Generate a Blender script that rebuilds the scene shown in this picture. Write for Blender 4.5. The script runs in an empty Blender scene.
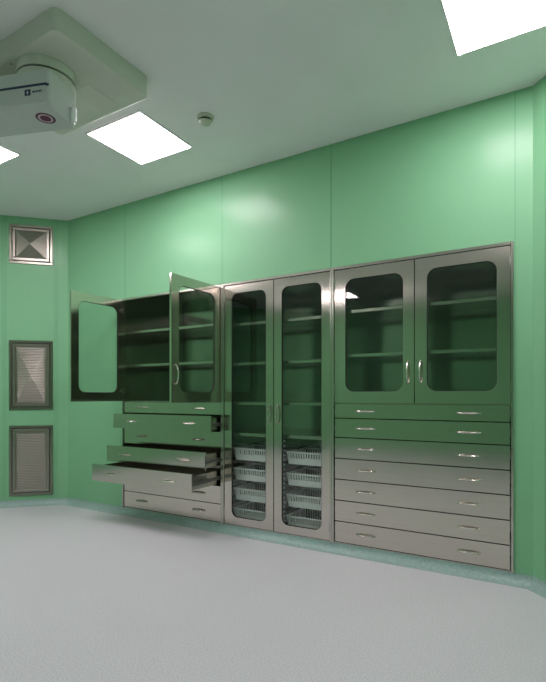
import bpy, bmesh, math
from mathutils import Vector, Matrix

sc = bpy.context.scene
C = sc.collection
PI = math.pi

# ------------------------------------------------------------------ materials
def new_mat(name):
    m = bpy.data.materials.new(name); m.use_nodes = True
    nt = m.node_tree
    return m, nt, nt.nodes['Principled BSDF']

def plain(name, col, rough=.5, metal=0.0, spec=.5, var=.03, scale=6.0, coat=0.0, coat_rough=.1):
    """procedural: base colour gently varied by a noise texture"""
    m, nt, b = new_mat(name)
    tc = nt.nodes.new('ShaderNodeTexCoord')
    n = nt.nodes.new('ShaderNodeTexNoise'); n.inputs['Scale'].default_value = scale
    n.inputs['Detail'].default_value = 2
    nt.links.new(tc.outputs['Object'], n.inputs['Vector'])
    r = nt.nodes.new('ShaderNodeValToRGB')
    e = r.color_ramp.elements
    e[0].position = .35; e[1].position = .65
    e[0].color = tuple(c * (1 - var) for c in col) + (1,)
    e[1].color = tuple(min(1, c * (1 + var)) for c in col) + (1,)
    nt.links.new(n.outputs['Fac'], r.inputs['Fac'])
    nt.links.new(r.outputs['Color'], b.inputs['Base Color'])
    b.inputs['Roughness'].default_value = rough
    b.inputs['Metallic'].default_value = metal
    b.inputs['Specular IOR Level'].default_value = spec
    b.inputs['Coat Weight'].default_value = coat
    b.inputs['Coat Roughness'].default_value = coat_rough
    return m

def steel(name, col, rough, brush=(3, 3, 260), aniso=0.0, rvar=.02):
    m, nt, b = new_mat(name)
    tc = nt.nodes.new('ShaderNodeTexCoord')
    mp = nt.nodes.new('ShaderNodeMapping'); mp.inputs['Scale'].default_value = brush
    n = nt.nodes.new('ShaderNodeTexNoise'); n.inputs['Scale'].default_value = 1.0; n.inputs['Detail'].default_value = 3
    nt.links.new(tc.outputs['Object'], mp.inputs['Vector'])
    nt.links.new(mp.outputs['Vector'], n.inputs['Vector'])
    mr = nt.nodes.new('ShaderNodeMapRange')
    mr.inputs['To Min'].default_value = rough - rvar; mr.inputs['To Max'].default_value = rough + rvar
    nt.links.new(n.outputs['Fac'], mr.inputs['Value'])
    nt.links.new(mr.outputs['Result'], b.inputs['Roughness'])
    r = nt.nodes.new('ShaderNodeValToRGB'); e = r.color_ramp.elements
    e[0].position = .3; e[1].position = .7
    e[0].color = tuple(c * .95 for c in col) + (1,); e[1].color = tuple(c * 1.05 for c in col) + (1,)
    nt.links.new(n.outputs['Fac'], r.inputs['Fac']); nt.links.new(r.outputs['Color'], b.inputs['Base Color'])
    b.inputs['Metallic'].default_value = 1.0
    if aniso:
        vt = nt.nodes.new('ShaderNodeVectorTransform'); vt.vector_type = 'VECTOR'; vt.convert_from = 'OBJECT'; vt.convert_to = 'WORLD'
        vt.inputs['Vector'].default_value = (1, .22, .04)
        nt.links.new(vt.outputs[0], b.inputs['Tangent']); b.inputs['Anisotropic'].default_value = aniso
    return m

M = {}
M['green'] = plain('green_wall_panel', (.212, .490, .268), rough=.60, spec=.45, var=.015, scale=1.2, coat=.27, coat_rough=.22)
M['seam'] = plain('green_seam', (.13, .36, .19), rough=.45, var=.02)
M['ceiling'] = plain('ceiling_paint', (.86, .85, .85), rough=.6, spec=.25, var=.015, scale=2)
M['cove'] = plain('teal_cove', (.29, .42, .39), rough=.4, var=.10, scale=60)
M['steel'] = steel('brushed_steel', (.61, .565, .505), .16, aniso=.88)
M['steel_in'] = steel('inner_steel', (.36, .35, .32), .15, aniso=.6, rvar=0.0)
M['steel_trim'] = steel('steel_trim', (.52, .50, .45), .22, aniso=.5)
M['steel_dark'] = steel('runner_steel', (.30, .30, .29), .38)
M['chrome'] = plain('handle_chrome', (.62, .60, .55), rough=.26, metal=1.0, var=.01)
M['grille'] = steel('grille_steel', (.36, .33, .29), .33)
M['grille_frame'] = steel('grille_frame_steel', (.28, .28, .23), .30)
M['plastic'] = plain('white_plastic', (.84, .86, .86), rough=.4, var=.02)
M['rack'] = plain('rack_plastic', (.55, .58, .58), rough=.45, var=.02)
M['cream'] = plain('pendant_enamel', (.62, .64, .56), rough=.45, var=.015)
M['cream2'] = plain('pendant_arm_enamel', (.55, .59, .56), rough=.4, var=.015)
M['navy'] = plain('navy_print', (.012, .03, .09), rough=.5, var=.05)
M['magenta'] = plain('magenta_print', (.12, .008, .06), rough=.5, var=.05)
M['pale'] = plain('pale_print', (.60, .52, .55), rough=.5, var=.03)
M['gasket'] = plain('dark_gasket', (.02, .022, .02), rough=.6, var=.1)
M['dirty_white'] = plain('detector_plastic', (.52, .56, .44), rough=.45, var=.02)

# floor : pale grey speckled vinyl
m, nt, b = new_mat('speckled_vinyl')
tc = nt.nodes.new('ShaderNodeTexCoord')
n = nt.nodes.new('ShaderNodeTexNoise'); n.inputs['Scale'].default_value = 150; n.inputs['Detail'].default_value = 3
v = nt.nodes.new('ShaderNodeTexNoise'); v.inputs['Scale'].default_value = .9; v.inputs['Detail'].default_value = 3
nt.links.new(tc.outputs['Object'], n.inputs['Vector']); nt.links.new(tc.outputs['Object'], v.inputs['Vector'])
r = nt.nodes.new('ShaderNodeValToRGB'); e = r.color_ramp.elements
e[0].position = .36; e[0].color = (.50, .51, .53, 1); e[1].position = .62; e[1].color = (.67, .675, .705, 1)
nt.links.new(n.outputs['Fac'], r.inputs['Fac'])
mx = nt.nodes.new('ShaderNodeMixRGB'); mx.blend_type = 'MULTIPLY'; mx.inputs['Fac'].default_value = 1
r2 = nt.nodes.new('ShaderNodeValToRGB'); e = r2.color_ramp.elements
e[0].position = .3; e[0].color = (.95, .95, .95, 1); e[1].position = .7; e[1].color = (1, 1, 1, 1)
nt.links.new(v.outputs['Fac'], r2.inputs['Fac'])
nt.links.new(r.outputs['Color'], mx.inputs['Color1']); nt.links.new(r2.outputs['Color'], mx.inputs['Color2'])
nt.links.new(mx.outputs['Color'], b.inputs['Base Color'])
b.inputs['Roughness'].default_value = .42; b.inputs['Specular IOR Level'].default_value = .35
M['floor'] = m

# clear pane: transparent with a Schlick reflection (same from both sides)
m = bpy.data.materials.new('clear_pane'); m.use_nodes = True; nt = m.node_tree
nt.nodes.clear()
out = nt.nodes.new('ShaderNodeOutputMaterial'); mix = nt.nodes.new('ShaderNodeMixShader')
tr = nt.nodes.new('ShaderNodeBsdfTransparent'); tr.inputs['Color'].default_value = (.93, .96, .94, 1)
gl = nt.nodes.new('ShaderNodeBsdfGlossy'); gl.inputs['Roughness'].default_value = .02
lw = nt.nodes.new('ShaderNodeLayerWeight')
pw = nt.nodes.new('ShaderNodeMath'); pw.operation = 'POWER'; pw.inputs[1].default_value = 5
ml = nt.nodes.new('ShaderNodeMath'); ml.operation = 'MULTIPLY_ADD'; ml.inputs[1].default_value = .95; ml.inputs[2].default_value = .05
nt.links.new(lw.outputs['Facing'], pw.inputs[0]); nt.links.new(pw.outputs[0], ml.inputs[0])
nt.links.new(ml.outputs[0], mix.inputs['Fac'])
nt.links.new(tr.outputs[0], mix.inputs[1]); nt.links.new(gl.outputs[0], mix.inputs[2]); nt.links.new(mix.outputs[0], out.inputs['Surface'])
M['glass'] = m

# luminous diffuser
m, nt, b = new_mat('luminous_diffuser')
b.inputs['Base Color'].default_value = (.9, .9, .9, 1)
b.inputs['Emission Color'].default_value = (1.0, .88, .945, 1)
b.inputs['Emission Strength'].default_value = 23.8
M['lamp'] = m

# ------------------------------------------------------------------ mesh helpers
def BM(): return bmesh.new()

def box(bm, x0, x1, y0, y1, z0, z1, bev=0.0, seg=1, mtx=None):
    lx, ly, lz = x1 - x0, y1 - y0, z1 - z0
    T = Matrix.Translation(((x0 + x1) / 2, (y0 + y1) / 2, (z0 + z1) / 2)) @ Matrix.Diagonal((lx, ly, lz, 1))
    if mtx is not None: T = mtx @ T
    r = bmesh.ops.create_cube(bm, size=1.0, matrix=T)
    if bev > 0:
        es = list({e for v in r['verts'] for e in v.link_edges})
        bmesh.ops.bevel(bm, geom=es, offset=bev, segments=seg, affect='EDGES', profile=.5)

def cyl(bm, p, r, h, seg=24, axis='z', r2=None):
    T = Matrix.Translation(p)
    if axis == 'x': T = T @ Matrix.Rotation(PI / 2, 4, 'Y')
    if axis == 'y': T = T @ Matrix.Rotation(PI / 2, 4, 'X')
    bmesh.ops.create_cone(bm, cap_ends=True, segments=seg, radius1=r, radius2=r if r2 is None else r2, depth=h, matrix=T)

def tube(bm, pts, rad, seg=8):
    pts = [Vector(p) for p in pts]; rings = []
    for i, p in enumerate(pts):
        a = pts[max(i - 1, 0)]; c = pts[min(i + 1, len(pts) - 1)]
        t = (c - a).normalized()
        up = Vector((0, 0, 1)) if abs(t.z) < .9 else Vector((1, 0, 0))
        s = t.cross(up).normalized(); u = s.cross(t)
        rr = rad[i] if isinstance(rad, (list, tuple)) else rad
        rings.append([bm.verts.new(p + (s * math.cos(k * 2 * PI / seg) + u * math.sin(k * 2 * PI / seg)) * rr) for k in range(seg)])
    for a, c in zip(rings, rings[1:]):
        for k in range(seg):
            bm.faces.new((a[k], a[(k + 1) % seg], c[(k + 1) % seg], c[k]))
    bm.faces.new(rings[0][::-1]); bm.faces.new(rings[-1])

def prism(bm, pts, z0, z1):
    lo = [bm.verts.new((x, y, z0)) for x, y in pts]; hi = [bm.verts.new((x, y, z1)) for x, y in pts]
    bm.faces.new(lo[::-1]); bm.faces.new(hi)
    n = len(pts)
    for i in range(n): bm.faces.new((lo[i], lo[(i + 1) % n], hi[(i + 1) % n], hi[i]))

def rounded(x0, x1, z0, z1, r, k=7):
    out = []
    for ci, (cx, cz, a0) in enumerate(((x1 - r, z1 - r, 0), (x0 + r, z1 - r, PI / 2), (x0 + r, z0 + r, PI), (x1 - r, z0 + r, 3 * PI / 2))):
        for j in range(k + 1):
            a = a0 + j * PI / 2 / k
            out.append((cx + r * math.cos(a), cz + r * math.sin(a), ci))
    return out

def holed_plate(bm, x0, x1, z0, z1, y0, y1, hole, r):
    """upright plate with a rounded window cut through it"""
    loop = rounded(*hole, r)
    corners = [(x1, z1), (x0, z1), (x0, z0), (x1, z0)]
    inn = [[bm.verts.new((x, y, z)) for x, z, c in loop] for y in (y0, y1)]
    outr = [[bm.verts.new((x, y, z)) for x, z in corners] for y in (y0, y1)]
    n = len(loop)
    for s in (0, 1):
        for i in range(n):
            j = (i + 1) % n; a, c = loop[i][2], loop[j][2]
            vs = [inn[s][i], inn[s][j], outr[s][c]] + ([outr[s][a]] if a != c else [])
            bm.faces.new(vs if s else vs[::-1])
    for i in range(n):
        j = (i + 1) % n
        bm.faces.new((inn[0][i], inn[0][j], inn[1][j], inn[1][i]))
    for i in range(4):
        j = (i + 1) % 4
        bm.faces.new((outr[0][i], outr[1][i], outr[1][j], outr[0][j]))

def obj(name, bm, mat, parent=None, loc=(0, 0, 0), rotz=0.0, smooth=False):
    bmesh.ops.recalc_face_normals(bm, faces=bm.faces)
    me = bpy.data.meshes.new(name); bm.to_mesh(me); bm.free()
    mats = mat if isinstance(mat, list) else [mat]
    for k in mats: me.materials.append(M[k])
    if smooth:
        for p in me.polygons: p.use_smooth = True
        me.set_sharp_from_angle(angle=math.radians(35))
    o = bpy.data.objects.new(name, me); C.objects.link(o)
    o.location = loc; o.rotation_euler = (0, 0, rotz); o.parent = parent
    return o

def thing(name, label, cat, loc=(0, 0, 0), rotz=0.0, group=None):
    o = bpy.data.objects.new(name, None); C.objects.link(o); o.empty_display_size = .1
    o.location = loc; o.rotation_euler = (0, 0, rotz)
    o['label'] = label; o['category'] = cat
    if group: o['group'] = group
    return o

def struct(name, bm, mat, label=None):
    o = obj(name, bm, mat); o['kind'] = 'structure'
    if label: o['label'] = label
    return o

# ------------------------------------------------------------------ room shell
H = 3.07; XL, XR = -4.565, -.124; S = 1.40; YB = -6.5
oct_pts = [(XL, 0), (XR, 0), (XR + S, -S), (XR + S, YB + S), (XR, YB), (XL, YB), (XL - S, YB + S), (XL - S, -S)]
names = ['back', 'corner_right', 'right', 'corner_front_right', 'front', 'corner_front_left', 'left', 'corner_left']

bm = BM(); prism(bm, oct_pts, -.08, 0); struct('floor', bm, 'floor', 'pale grey speckled vinyl floor')
bm = BM(); prism(bm, oct_pts, H, H + .08); struct('ceiling', bm, 'ceiling', 'smooth pale grey ceiling')

CAB_X0, CAB_X3, CAB_Z0, CAB_Z1 = -3.717, -.229, .060, 2.133
def wall_frame(p0, p1):
    d = (Vector(p1) - Vector(p0)); L = d.length; ang = math.atan2(d.y, d.x)
    return Matrix.Translation((p0[0], p0[1], 0)) @ Matrix.Rotation(ang, 4, 'Z'), L
walls = {}
for i, nm in enumerate(names):
    p0, p1 = oct_pts[i], oct_pts[(i + 1) % 8]
    T, L = wall_frame(p0, p1)
    walls[nm] = (T, L)
    bm = BM()                                   # local x along the wall, local +y = outwards
    if nm == 'back':
        a, c = CAB_X0 - XL, CAB_X3 - XL
        box(bm, 0, a, 0, .06, 0, H, mtx=T); box(bm, c, L, 0, .06, 0, H, mtx=T)
        box(bm, a, c, 0, .06, CAB_Z1, H, mtx=T); box(bm, a, c, 0, .06, 0, CAB_Z0, mtx=T)
    else:
        box(bm, 0, L, 0, .06, 0, H, mtx=T)
    struct('wall_' + nm, bm, 'green', 'glossy mint green wall panels')
    # cove skirting : concave quarter running up the wall
    bm = BM(); R = .062; rings = []
    prof = [(0.0, R)] + [(-R + R * math.cos(t), R - R * math.sin(t)) for t in [k * PI / 16 for k in range(1, 9)]] + [(-R - .008, .0015), (-R - .008, -.002), (0.0, -.002)]
    prof = [(y - .001, z) for y, z in prof]
    for x, sgn in ((0, 1), (L, -1)):
        ring = []
        for y, z in prof:
            ring.append(bm.verts.new(T @ Vector((x + sgn * (-y) * math.tan(PI / 8), y, z))))
        rings.append(ring)
    n = len(prof)
    for k in range(n): bm.faces.new((rings[0][k], rings[0][(k + 1) % n], rings[1][(k + 1) % n], rings[1][k]))
    bm.faces.new(rings[0]); bm.faces.new(rings[1][::-1])
    struct('baseboard_' + nm, bm, 'cove', 'teal coved skirting')

# panel seams (joint strips)
def seam(nm, xs, k, z0=.08, z1=H, gap=None, w=.005):
    T, L = walls[nm]
    bm = BM()
    for x in xs:
        box(bm, x - w / 2, x + w / 2, -.0015, .001, z0, z1, mtx=T)
    struct('trim_%d' % k, bm, 'seam', 'panel joint in the green wall')
seam('back', [-3.684 - XL, -2.490 - XL, -1.4675 - XL], 1, z0=CAB_Z1 + .001)
seam('back', [-.222 - XL], 2)
L_ = walls['corner_left'][1]
seam('corner_left', [L_ - .108, L_ - .132, L_ - .61, L_ - .635], 3)
seam('corner_right', [.094, .70], 4)
seam('right', [.9, 2.1], 5); seam('left', [.9, 2.1], 6)
seam('front', [1.1, 2.2, 3.3], 7); seam('corner_front_right', [.95], 8); seam('corner_front_left', [.95], 9)

# ------------------------------------------------------------------ ceiling lights
lights = [
    (-2.663, -.775, 'square ceiling light panel beside the ceiling pendant, nearest the smoke detector'),
    (-3.910, -1.375, 'square ceiling light panel cut by the left picture edge, below the pendant arm'),
    (-.210, -.780, 'square ceiling light panel at top right above the widest glass doors'),
    (-3.53, -5.14, 'square ceiling light panel by the front wall, farthest from the cabinets'),
    (-5.15, -2.95, 'square ceiling light panel beside the left wall'),
    (.35, -2.95, 'square ceiling light panel beside the right wall'),
]
for i, (x, y, lab) in enumerate(lights):
    t = thing('ceiling_light', lab, 'ceiling light', (x, y, H), 0, 'square ceiling light panels')
    bm = BM(); a, c = .262, .276
    for q in ((-c, c, -c, -a), (-c, c, a, c), (-c, -a, -a, a), (a, c, -a, a)): box(bm, *q, -.006, 0)
    obj('frame', bm, 'ceiling', t)
    bm = BM(); box(bm, -a, a, -a, a, -.004, -.0005); obj('diffuser', bm, 'lamp', t)

# ------------------------------------------------------------------ smoke detector
t = thing('smoke_detector', 'small round cream smoke detector on the ceiling', 'smoke detector', (-2.06, -.765, H))
bm = BM(); cyl(bm, (0, 0, -.010), .052, .020, 32, r2=.056); obj('base', bm, 'dirty_white', t, smooth=True)
bm = BM(); cyl(bm, (0, 0, -.027), .036, .014, 32); obj('sensor_slot', bm, 'gasket', t, smooth=True)
bm = BM(); cyl(bm, (0, 0, -.041), .034, .014, 32, r2=.044)
cyl(bm, (0, 0, -.050), .022, .006, 32, r2=.034); obj('cap', bm, 'dirty_white', t, smooth=True)

# ------------------------------------------------------------------ ceiling pendant
PX0, PX1, PY0, PY1 = -2.93, -2.100, -1.875, -1.245
t = thing('ceiling_pendant', 'cream ceiling pendant with square cover plate and swivelling arm', 'ceiling pendant', (-2.425, -1.70, H))
def P(x, y): return x + 2.425, y + 1.70
def rprism(bm, x0, x1, y0, y1, z0, z1, r, taper=0.0, k=6):
    lo = rounded(x0 + taper, x1 - taper, y0 + taper, y1 - taper, r, k); hi = rounded(x0, x1, y0, y1, r, k)
    a = [bm.verts.new((x, y, z0)) for x, y, c in lo]; b_ = [bm.verts.new((x, y, z1)) for x, y, c in hi]
    n = len(a); bm.faces.new(a[::-1]); bm.faces.new(b_)
    for i in range(n): bm.faces.new((a[i], a[(i + 1) % n], b_[(i + 1) % n], b_[i]))
x0, y0 = P(PX0, PY0); x1, y1 = P(PX1, PY1)
bm = BM(); rprism(bm, x0, x1, y0, y1, -.112, -.0005, .035, .004)
rprism(bm, x0, x1, y0, y1, -.120, -.112, .035, .012)
cover = obj('cover_plate', bm, 'cream', t, smooth=True)
bm = BM(); box(bm, *(P(-2.45, 0)[0], P(-2.306, 0)[0]), *(P(0, -1.523)[1], P(0, -1.29)[1]), -.1225, -.1195, .001)
obj('access_panel', bm, 'cream', cover)
bm = BM(); x_, y_ = P(-2.52, -1.845); cyl(bm, (x_, y_, -.122), .006, .004, 12); obj('screw', bm, 'chrome', cover)
bm = BM()
cyl(bm, (0, 0, -.145), .150, .05, 48); obj('bearing_collar', bm, 'cream', t, smooth=True)
bm = BM(); cyl(bm, (0, 0, -.175), .140, .012, 48); obj('bearing_gap', bm, 'gasket', t, smooth=True)
bm = BM(); cyl(bm, (0, 0, -.206), .148, .052, 48); obj('bearing_ring', bm, 'cream', t, smooth=True)
# arm : local +x points to the free end shown in the picture
ang = math.atan2(.329, .944)
ex, ey = P(-2.229, -1.818)           # near bottom corner of its end
W_, Z0, Z1 = .235, -.41, -.232
ux, uy = math.cos(ang), math.sin(ang); vx, vy = -uy, ux
ox, oy = ex + vx * W_ / 2, ey + vy * W_ / 2
def arm_loc(z): return (ox, oy, z)
bm = BM(); rprism(bm, -1.35, 0, -W_ / 2, W_ / 2, Z0 + .012, Z1, .022)
rprism(bm, -1.35, 0, -W_ / 2, W_ / 2, Z0, Z0 + .012, .022, .008)
arm = obj('pendant_arm', bm, 'cream2', t, arm_loc(0), ang, smooth=True)
yf = -W_ / 2 - .0008
zs = Z1 - .068
bm = BM(); box(bm, -1.3, -.02, yf, yf + .002, zs - .012, zs)
box(bm, -.022, .0, yf, yf + .002, zs - .0135, zs - .001, mtx=Matrix.Translation((-.021, 0, zs)) @ Matrix.Rotation(.35, 4, 'Y') @ Matrix.Translation((.021, 0, -zs)))
obj('stripe', bm, 'navy', arm)
bm = BM(); box(bm, -.143, -.109, yf, yf + .002, zs - .055, zs - .024)
lg = obj('logo', bm, 'navy', arm)
bm = BM(); cyl(bm, (-.126, yf - .0002, zs - .0385), .007, .001, 5, 'y'); box(bm, -.128, -.124, yf - .0007, yf, zs - .052, zs - .040); obj('logo_emblem', bm, 'pale', lg)
bm = BM()
xx = -.097
for wch in (.009, .006, .0035, .006, .007, .0065):       # the small maker's lettering, too small to read
    box(bm, xx, xx + wch, yf, yf + .002, zs - .043, zs - .034); xx += wch + .003
obj('lettering', bm, 'navy', arm)
for rr, mt_, dz, nme in ((.050, 'magenta', .0010, 'target_ring'), (.038, 'pale', .0016, 'target_gap'), (.028, 'magenta', .0022, 'target_centre')):
    bm = BM(); cyl(bm, (-.105, -.005, Z0 - dz / 2), rr, dz, 32); obj(nme, bm, mt_, arm)
bm = BM(); cyl(bm, (0, 0, 0), .017, .06, 16, 'z'); bmesh.ops.create_uvsphere(bm, u_segments=16, v_segments=8, radius=.017, matrix=Matrix.Translation((0, 0, -.03)))
obj('brake_knob', bm, 'plastic', arm, (.012, W_ / 2 - .05, Z0 + .05), smooth=True)

# ------------------------------------------------------------------ wall grilles on the left corner wall
TL, LL = walls['corner_left']
def grille(s0, s1, z0, z1, label, depth, louvre):
    xc, zc = LL - (s0 + s1) / 2, (z0 + z1) / 2
    w, h = s1 - s0, z1 - z0
    t = thing('air_grille', label, 'air vent', TL @ Vector((xc, 0, z0)), PI / 4, 'steel air grilles on the left corner wall')
    x0, x1 = -w / 2, w / 2
    f = .028
    bm = BM()
    for q in ((x0, x1, 0, f), (x0, x1, h - f, h), (x0, x0 + f, f, h - f), (x1 - f, x1, f, h - f)):
        box(bm, q[0], q[1], -.012, 0, q[2], q[3], .003)
    obj('flange', bm, 'grille_frame', t)
    # dark joint then inner frame
    a = f + .006; g = .030
    bm = BM(); box(bm, x0 + f, x1 - f, -.004, 0, f, h - f); obj('joint', bm, 'gasket', t)
    bm = BM()
    for q in ((x0 + a, x1 - a, a, a + g), (x0 + a, x1 - a, h - a - g, h - a), (x0 + a, x0 + a + g, a + g, h - a - g), (x1 - a - g, x1 - a, a + g, h - a - g)):
        box(bm, q[0], q[1], -.017, -.003, q[2], q[3], .004)
    obj('inner_frame', bm, 'grille', t)
    # pressed face: shallow pyramid with ridged louvres
    b_ = a + g
    nx, nz = 40, max(40, int((h - 2 * b_) / .0042))
    bm = BM(); G = []
    X0, X1, Zb, Zt = x0 + b_, x1 - b_, b_, h - b_
    for j in range(nz + 1):
        row = []
        for i in range(nx + 1):
            u, v_ = i / nx, j / nz
            d = min(u, 1 - u, v_, 1 - v_) * 2
            zz = Zb + (Zt - Zb) * v_
            y = -.006 - depth * d
            if louvre and .06 < u < .94 and .04 < v_ < .96:
                y -= louvre * ((j % 4) in (1, 2))
            row.append(bm.verts.new((X0 + (X1 - X0) * u, y, zz)))
        G.append(row)
    for j in range(nz):
        for i in range(nx): bm.faces.new((G[j][i], G[j][i + 1], G[j + 1][i + 1], G[j + 1][i]))
    rim = [G[0][i] for i in range(nx + 1)] + [G[j][nx] for j in range(1, nz + 1)] + [G[nz][i] for i in range(nx - 1, -1, -1)] + [G[j][0] for j in range(nz - 1, 0, -1)]
    back = [bm.verts.new((v_.co.x, -.001, v_.co.z)) for v_ in rim]
    for k in range(len(rim)):
        bm.faces.new((rim[k], rim[(k + 1) % len(rim)], back[(k + 1) % len(rim)], back[k]))
    obj('louvre_panel', bm, 'grille', t)
grille(.150, .578, 2.570, 2.985, 'square stainless air grille high under the ceiling, topmost of three', .050, .0)
grille(.150, .578, 1.020, 1.757, 'tall stainless louvred air grille, middle one of the three on the corner wall', .030, .0018)
grille(.150, .578, .108, .852, 'tall stainless louvred air grille just above the floor, lowest of three', .006, .0018)

# ------------------------------------------------------------------ cabinets
FY = 0.0          # plane of the cabinet fronts
def bow_handle(parent, x, z, vertical, length=.135, out=.030, rot=0):
    pts = []; rad = []
    n = 14
    for k in range(n + 1):
        a = PI * k / n
        s = -math.cos(a) * length / 2; d = out * math.sin(a)
        pts.append((0, -d, s) if vertical else (s, -d, 0)); rad.append(.0036 + .0028 * math.sin(a))
    bm = BM(); tube(bm, pts, rad, 8)
    for s in (-1, 1):
        q = s * length / 2
        cyl(bm, (0, -.0015, q) if vertical else (q, -.0015, 0), .0065, .004, 12, 'y')
    return obj('handle', bm, 'chrome', parent, (x, 0, z), rot, smooth=True)

def door(parent, hx, w, z0, z1, win, r, side, angle, hz, hxoff):
    """hinged door: local origin on the hinge line, front face in local y=0"""
    TH = .020
    xa, xb = (0, w) if side > 0 else (-w, 0)
    bm = BM(); holed_plate(bm, xa, xb, z0, z1, 0, TH, win, r)
    d = obj('door', bm, 'steel', parent, (hx, FY, 0), angle)
    x0, x1, a, c = win
    # dark sealing bead round the opening, on both faces
    bm = BM()
    for y in (.004, TH - .004):
        loop = rounded(x0, x1, a, c, r); inner = rounded(x0 + .0035, x1 - .0035, a + .0035, c - .0035, r - .003)
        o1 = [bm.verts.new((p[0], y - .0015, p[1])) for p in loop]; i1 = [bm.verts.new((p[0], y - .0015, p[1])) for p in inner]
        o2 = [bm.verts.new((p[0], y + .0015, p[1])) for p in loop]; i2 = [bm.verts.new((p[0], y + .0015, p[1])) for p in inner]
        n = len(loop)
        for k in range(n):
            j = (k + 1) % n
            bm.faces.new((o1[k], o1[j], i1[j], i1[k])); bm.faces.new((o2[k], i2[k], i2[j], o2[j]))
            bm.faces.new((i1[k], i1[j], i2[j], i2[k])); bm.faces.new((o1[k], o2[k], o2[j], o1[j]))
    obj('seal', bm, 'gasket', d)
    pts = [(p[0], p[1]) for p in rounded(x0, x1, a, c, r)]
    bm = BM()
    f = [bm.verts.new((x, TH / 2 - .002, z)) for x, z in pts]; g = [bm.verts.new((x, TH / 2 + .002, z)) for x, z in pts]
    n = len(pts); bm.faces.new(f); bm.faces.new(g[::-1])
    for k in range(n): bm.faces.new((f[k], g[k], g[(k + 1) % n], f[(k + 1) % n]))
    obj('glass', bm, 'glass', d)
    bow_handle(d, hxoff, hz, True, length=.150, out=.034)
    for zh in (z0 + .10, z1 - .10):
        bm = BM(); cyl(bm, (0, .0, 0), .0055, .07, 12)
        s = 1 if side > 0 else -1
        box(bm, min(0, s * .035), max(0, s * .035), TH, TH + .004, -.028, .028, .001)
        box(bm, min(.004 * s, s * .060), max(.004 * s, s * .060), TH + .004, TH + .014, -.010, .010, .002)
        obj('hinge', bm, 'steel_trim', d, (0, 0, zh))
    return d

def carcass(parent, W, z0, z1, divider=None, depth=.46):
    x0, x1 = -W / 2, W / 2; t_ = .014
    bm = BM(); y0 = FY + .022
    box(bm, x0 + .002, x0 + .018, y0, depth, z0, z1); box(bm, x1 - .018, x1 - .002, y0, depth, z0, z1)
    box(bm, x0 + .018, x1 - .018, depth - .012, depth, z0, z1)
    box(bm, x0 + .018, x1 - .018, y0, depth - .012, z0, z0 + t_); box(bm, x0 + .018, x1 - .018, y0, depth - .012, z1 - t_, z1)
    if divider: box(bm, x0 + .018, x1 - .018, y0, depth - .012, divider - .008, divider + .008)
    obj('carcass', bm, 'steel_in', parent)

def frame(parent, W, z0, z1):
    x0, x1 = -W / 2, W / 2; w = .0165
    ya, yb = FY - .010, FY + .022
    bm = BM()
    box(bm, x0, x0 + w, ya, yb, z0, z1, .002); box(bm, x1 - w, x1, ya, yb, z0, z1, .002)
    box(bm, x0 + w, x1 - w, ya, yb, z1 - .020, z1, .002); box(bm, x0 + w, x1 - w, ya + .010, yb, z0 + .003, z0 + .009)
    obj('frame', bm, 'steel_trim', parent)

def shelf(parent, xa, xb, z, y0=.065, depth=.44):
    bm = BM(); box(bm, xa, xb, y0, depth, z - .006, z, .001); box(bm, xa, xb, y0 - .003, y0 + .010, z - .026, z, .002)
    obj('shelf', bm, 'steel_trim', parent)

def drawer(parent, W, z0, z1, out):
    x = W / 2 - .0225
    bm = BM(); box(bm, -x, x, 0, .018, z0 + .0035, z1 - .0035)
    # tray behind the front
    tx = x - .020; tz0, tz1 = z0 + .018, z1 - .022; dp = .40
    box(bm, -tx, tx, .018, dp, tz0, tz0 + .004)
    for s in (-1, 1): box(bm, s * tx - .004, s * tx + .004, .018, dp, tz0 + .004, tz1)
    box(bm, -tx + .004, tx - .004, dp - .006, dp, tz0 + .004, tz1)
    d = obj('drawer', bm, 'steel', parent, (0, FY - out, 0))
    zc = (z0 + z1) / 2
    for s in (-1, 1):
        bow_handle(d, s * .352, zc, False, length=.140, out=.026)
    for s in (-1, 1):                        # telescopic runner: three nested rails
        bm = BM()
        a = s * (tx + .005); c = s * (tx + .013)
        box(bm, min(a, c), max(a, c), .03, dp, zc - .020, zc + .004)
        for zz in (zc - .023, zc + .004): box(bm, min(a, c), max(a, c) , .03, dp, zz, zz + .003)
        for yy in (.06, .16, .26): cyl(bm, (s * (tx + .0135), yy, zc - .008), .005, .003, 10, 'x')
        obj('runner', bm, 'steel_dark', d)
    return d

ROWS = [(1.000, 1.108), (.856, 1.000), (.699, .856), (.542, .699), (.385, .542), (.228, .385), (.071, .228)]
def wide_cabinet(xc, W, label, angles, outs):
    t = thing('instrument_cabinet', label, 'cabinet', (xc, 0, 0), 0, 'stainless steel cabinets built into the green wall')
    carcass(t, W, CAB_Z0, CAB_Z1, 1.112); frame(t, W, CAB_Z0, CAB_Z1)
    bm = BM(); box(bm, -W / 2 + .0165, W / 2 - .0165, FY + .001, FY + .022, 1.1085, 1.1135, .001); obj('rail', bm, 'steel_trim', t)
    dw = W / 2 - .0235
    door(t, -W / 2 + .0200, dw, 1.1155, 2.108, (.086, dw - .075, 1.198, 2.032), .068, 1, angles[0], 1.333, dw - .040)
    door(t, W / 2 - .0200, dw, 1.1155, 2.108, (-dw + .080, -.076, 1.198, 2.032), .068, -1, angles[1], 1.333, -dw + .040)
    for z in (1.815, 1.482): shelf(t, -W / 2 + .018, W / 2 - .018, z)
    for (a, c), o in zip(ROWS, outs): drawer(t, W, a, c, o)
    return t
X1, X2 = -2.484, -1.458
wide_cabinet((CAB_X0 + X1) / 2, X1 - CAB_X0, 'stainless steel cabinet at left with both glass doors and some drawers open',
             (-math.radians(93.3), math.radians(87.8)), (0, .136, 0, .215, .382, 0, 0))
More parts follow.
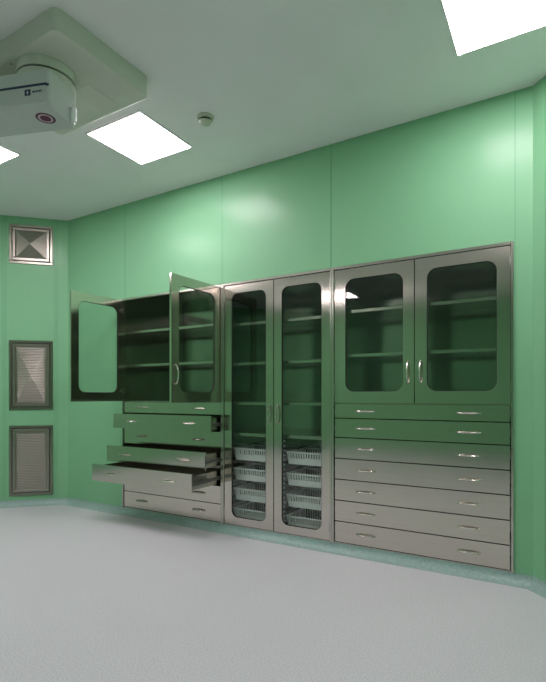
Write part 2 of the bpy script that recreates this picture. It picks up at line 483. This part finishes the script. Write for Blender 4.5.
wide_cabinet((X2 + CAB_X3) / 2, CAB_X3 - X2, 'stainless steel cabinet at right, shut, with seven wide drawers under two glass doors',
             (0, 0), (0,) * 7)
# tall middle cabinet
W2 = X2 - X1; xc2 = (X1 + X2) / 2
t = thing('instrument_cabinet', 'stainless steel cabinet in the middle with two full height glass doors over baskets', 'cabinet', (xc2, 0, 0), 0, 'stainless steel cabinets built into the green wall')
carcass(t, W2, CAB_Z0, CAB_Z1); frame(t, W2, CAB_Z0, CAB_Z1)
dw = W2 / 2 - .0235
door(t, -W2 / 2 + .0200, dw, .0715, 2.108, (.075, dw - .070, .135, 2.040), .060, 1, 0, 1.018, dw - .036)
door(t, W2 / 2 - .0200, dw, .0715, 2.108, (-dw + .070, -.068, .135, 2.040), .060, -1, 0, 1.018, -dw + .036)
for z in (1.795, 1.455, 1.115, .850): shelf(t, -W2 / 2 + .018, W2 / 2 - .018, z)
bm = BM(); box(bm, -.035, .035, .05, .44, CAB_Z0 + .014, .822); obj('divider', bm, 'steel_in', t)
def rack(parent, x, s):
    bm = BM()
    for y in (.075,):
        box(bm, x - .003, x + .003, y - .012, y + .012, CAB_Z0 + .015, .82)
        z = .10
        while z < .80:
            box(bm, min(x, x + s * .024), max(x, x + s * .024), y - .010, y + .010, z, z + .010); z += .0385
    obj('rack_rail', bm, 'rack', parent)
xw = W2 / 2 - .018
for x, s in ((-xw + .003, 1), (-.037, -1), (.037, 1), (xw - .003, -1)): rack(t, x, s)

# baskets: tapered white plastic trays with a row of slots under the rim
def basket_mesh(w, d, h):
    bm = BM(); rim = .010; sl = .042; ft = h - rim - sl; tp = .012
    def side(p0, p1, q0, q1, nb, sl=sl, tw=.24):
        # p = top line, q = bottom line; between them bars, solid band below
        p0, p1, q0, q1 = map(Vector, (p0, p1, q0, q1))
        nrm = (p1 - p0).cross(q0 - p0).normalized() * .0022
        def pt(u, v_): return (p0.lerp(p1, u)).lerp(q0.lerp(q1, u), v_)
        def quad(u0, u1, v0, v1):
            vs = [pt(u0, v0), pt(u1, v0), pt(u1, v1), pt(u0, v1)]
            A = [bm.verts.new(v_ + nrm) for v_ in vs]; B = [bm.verts.new(v_ - nrm) for v_ in vs]
            bm.faces.new(A); bm.faces.new(B[::-1])
            for k in range(4): bm.faces.new((A[k], A[(k + 1) % 4], B[(k + 1) % 4], B[k]))
        v1 = rim / h; v2 = (rim + sl) / h
        quad(0, 1, 0, v1); quad(0, 1, v2, 1)
        for k in range(nb + 1):
            u = k / nb; bw = tw / nb
            quad(max(0, u - bw), min(1, u + bw), v1, v2)
    x, y = w / 2, d; a, b2 = tp, tp
    side((-x, 0, h), (x, 0, h), (-x + a, b2, 0), (x - a, b2, 0), 17)
    side((x, y, h), (-x, y, h), (x - a, y - b2, 0), (-x + a, y - b2, 0), 17, h - rim - .012, .07)
    side((x, 0, h), (x, y, h), (x - a, b2, 0), (x - a, y - b2, 0), 14, h - rim - .012, .07)
    side((-x, y, h), (-x, 0, h), (-x + a, y - b2, 0), (-x + a, b2, 0), 14, h - rim - .012, .07)
    box(bm, -x + a, x - a, b2, y - b2, 0, .004)
    me_ = bm; return me_
def rim_mesh(w, d, h):
    bm = BM(); x = w / 2
    for q in ((-x - .008, x + .008, -.008, .002), (-x - .008, x + .008, d - .002, d + .008), (-x - .008, -x + .002, .002, d - .002), (x - .002, x + .008, .002, d - .002)):
        box(bm, *q, h - .004, h + .003, .001)
    return bm
bw, bd, bh = .395, .33, .100
rows = ['topmost', 'second from top', 'third from top', 'lowest']
k = 0; proto = None
for col, (cx, side_) in enumerate(((-2.222, 'left'), (-1.697, 'right'))):
    for j, z in enumerate((.712, .538, .364, .190)):
        lab = 'white slotted plastic basket, %s behind the %s tall glass door' % (rows[j], side_)
        if proto is None:
            proto = thing('storage_basket', lab, 'basket', (cx, .085, z - bh), 0, 'white slotted baskets in the middle cabinet')
            obj('basket_body', basket_mesh(bw, bd, bh), 'plastic', proto)
            obj('rim', rim_mesh(bw, bd, bh), 'plastic', proto)
        else:
            c = proto.copy(); C.objects.link(c); c.location = (cx, .085, z - bh); c['label'] = lab
            for ch in list(proto.children):
                g = ch.copy(); C.objects.link(g); g.parent = c

# ------------------------------------------------------------------ camera
cam = bpy.data.cameras.new('camera'); co = bpy.data.objects.new('camera', cam); C.objects.link(co)
f_px = 478.78
cam.sensor_fit = 'VERTICAL'; cam.sensor_height = 24.0; cam.lens = 24.0 * f_px / 682.0
cam.shift_x = 0.0; cam.shift_y = (396.16 - 341.0) / 682.0
co.location = (0, -3.34, 1.0946 + .07)
co.rotation_euler = (PI / 2, 0, math.radians(30.627))
cam.clip_start = .05
sc.camera = co

# ------------------------------------------------------------------ world and colour
w = bpy.data.worlds.new('world'); sc.world = w; w.use_nodes = True
w.node_tree.nodes['Background'].inputs['Color'].default_value = (.02, .022, .02, 1)
w.node_tree.nodes['Background'].inputs['Strength'].default_value = 1.0
vs = sc.view_settings
vs.view_transform = 'Standard'; vs.look = 'None'; vs.gamma = 1; vs.use_curve_mapping = False
vs.exposure = 0.08
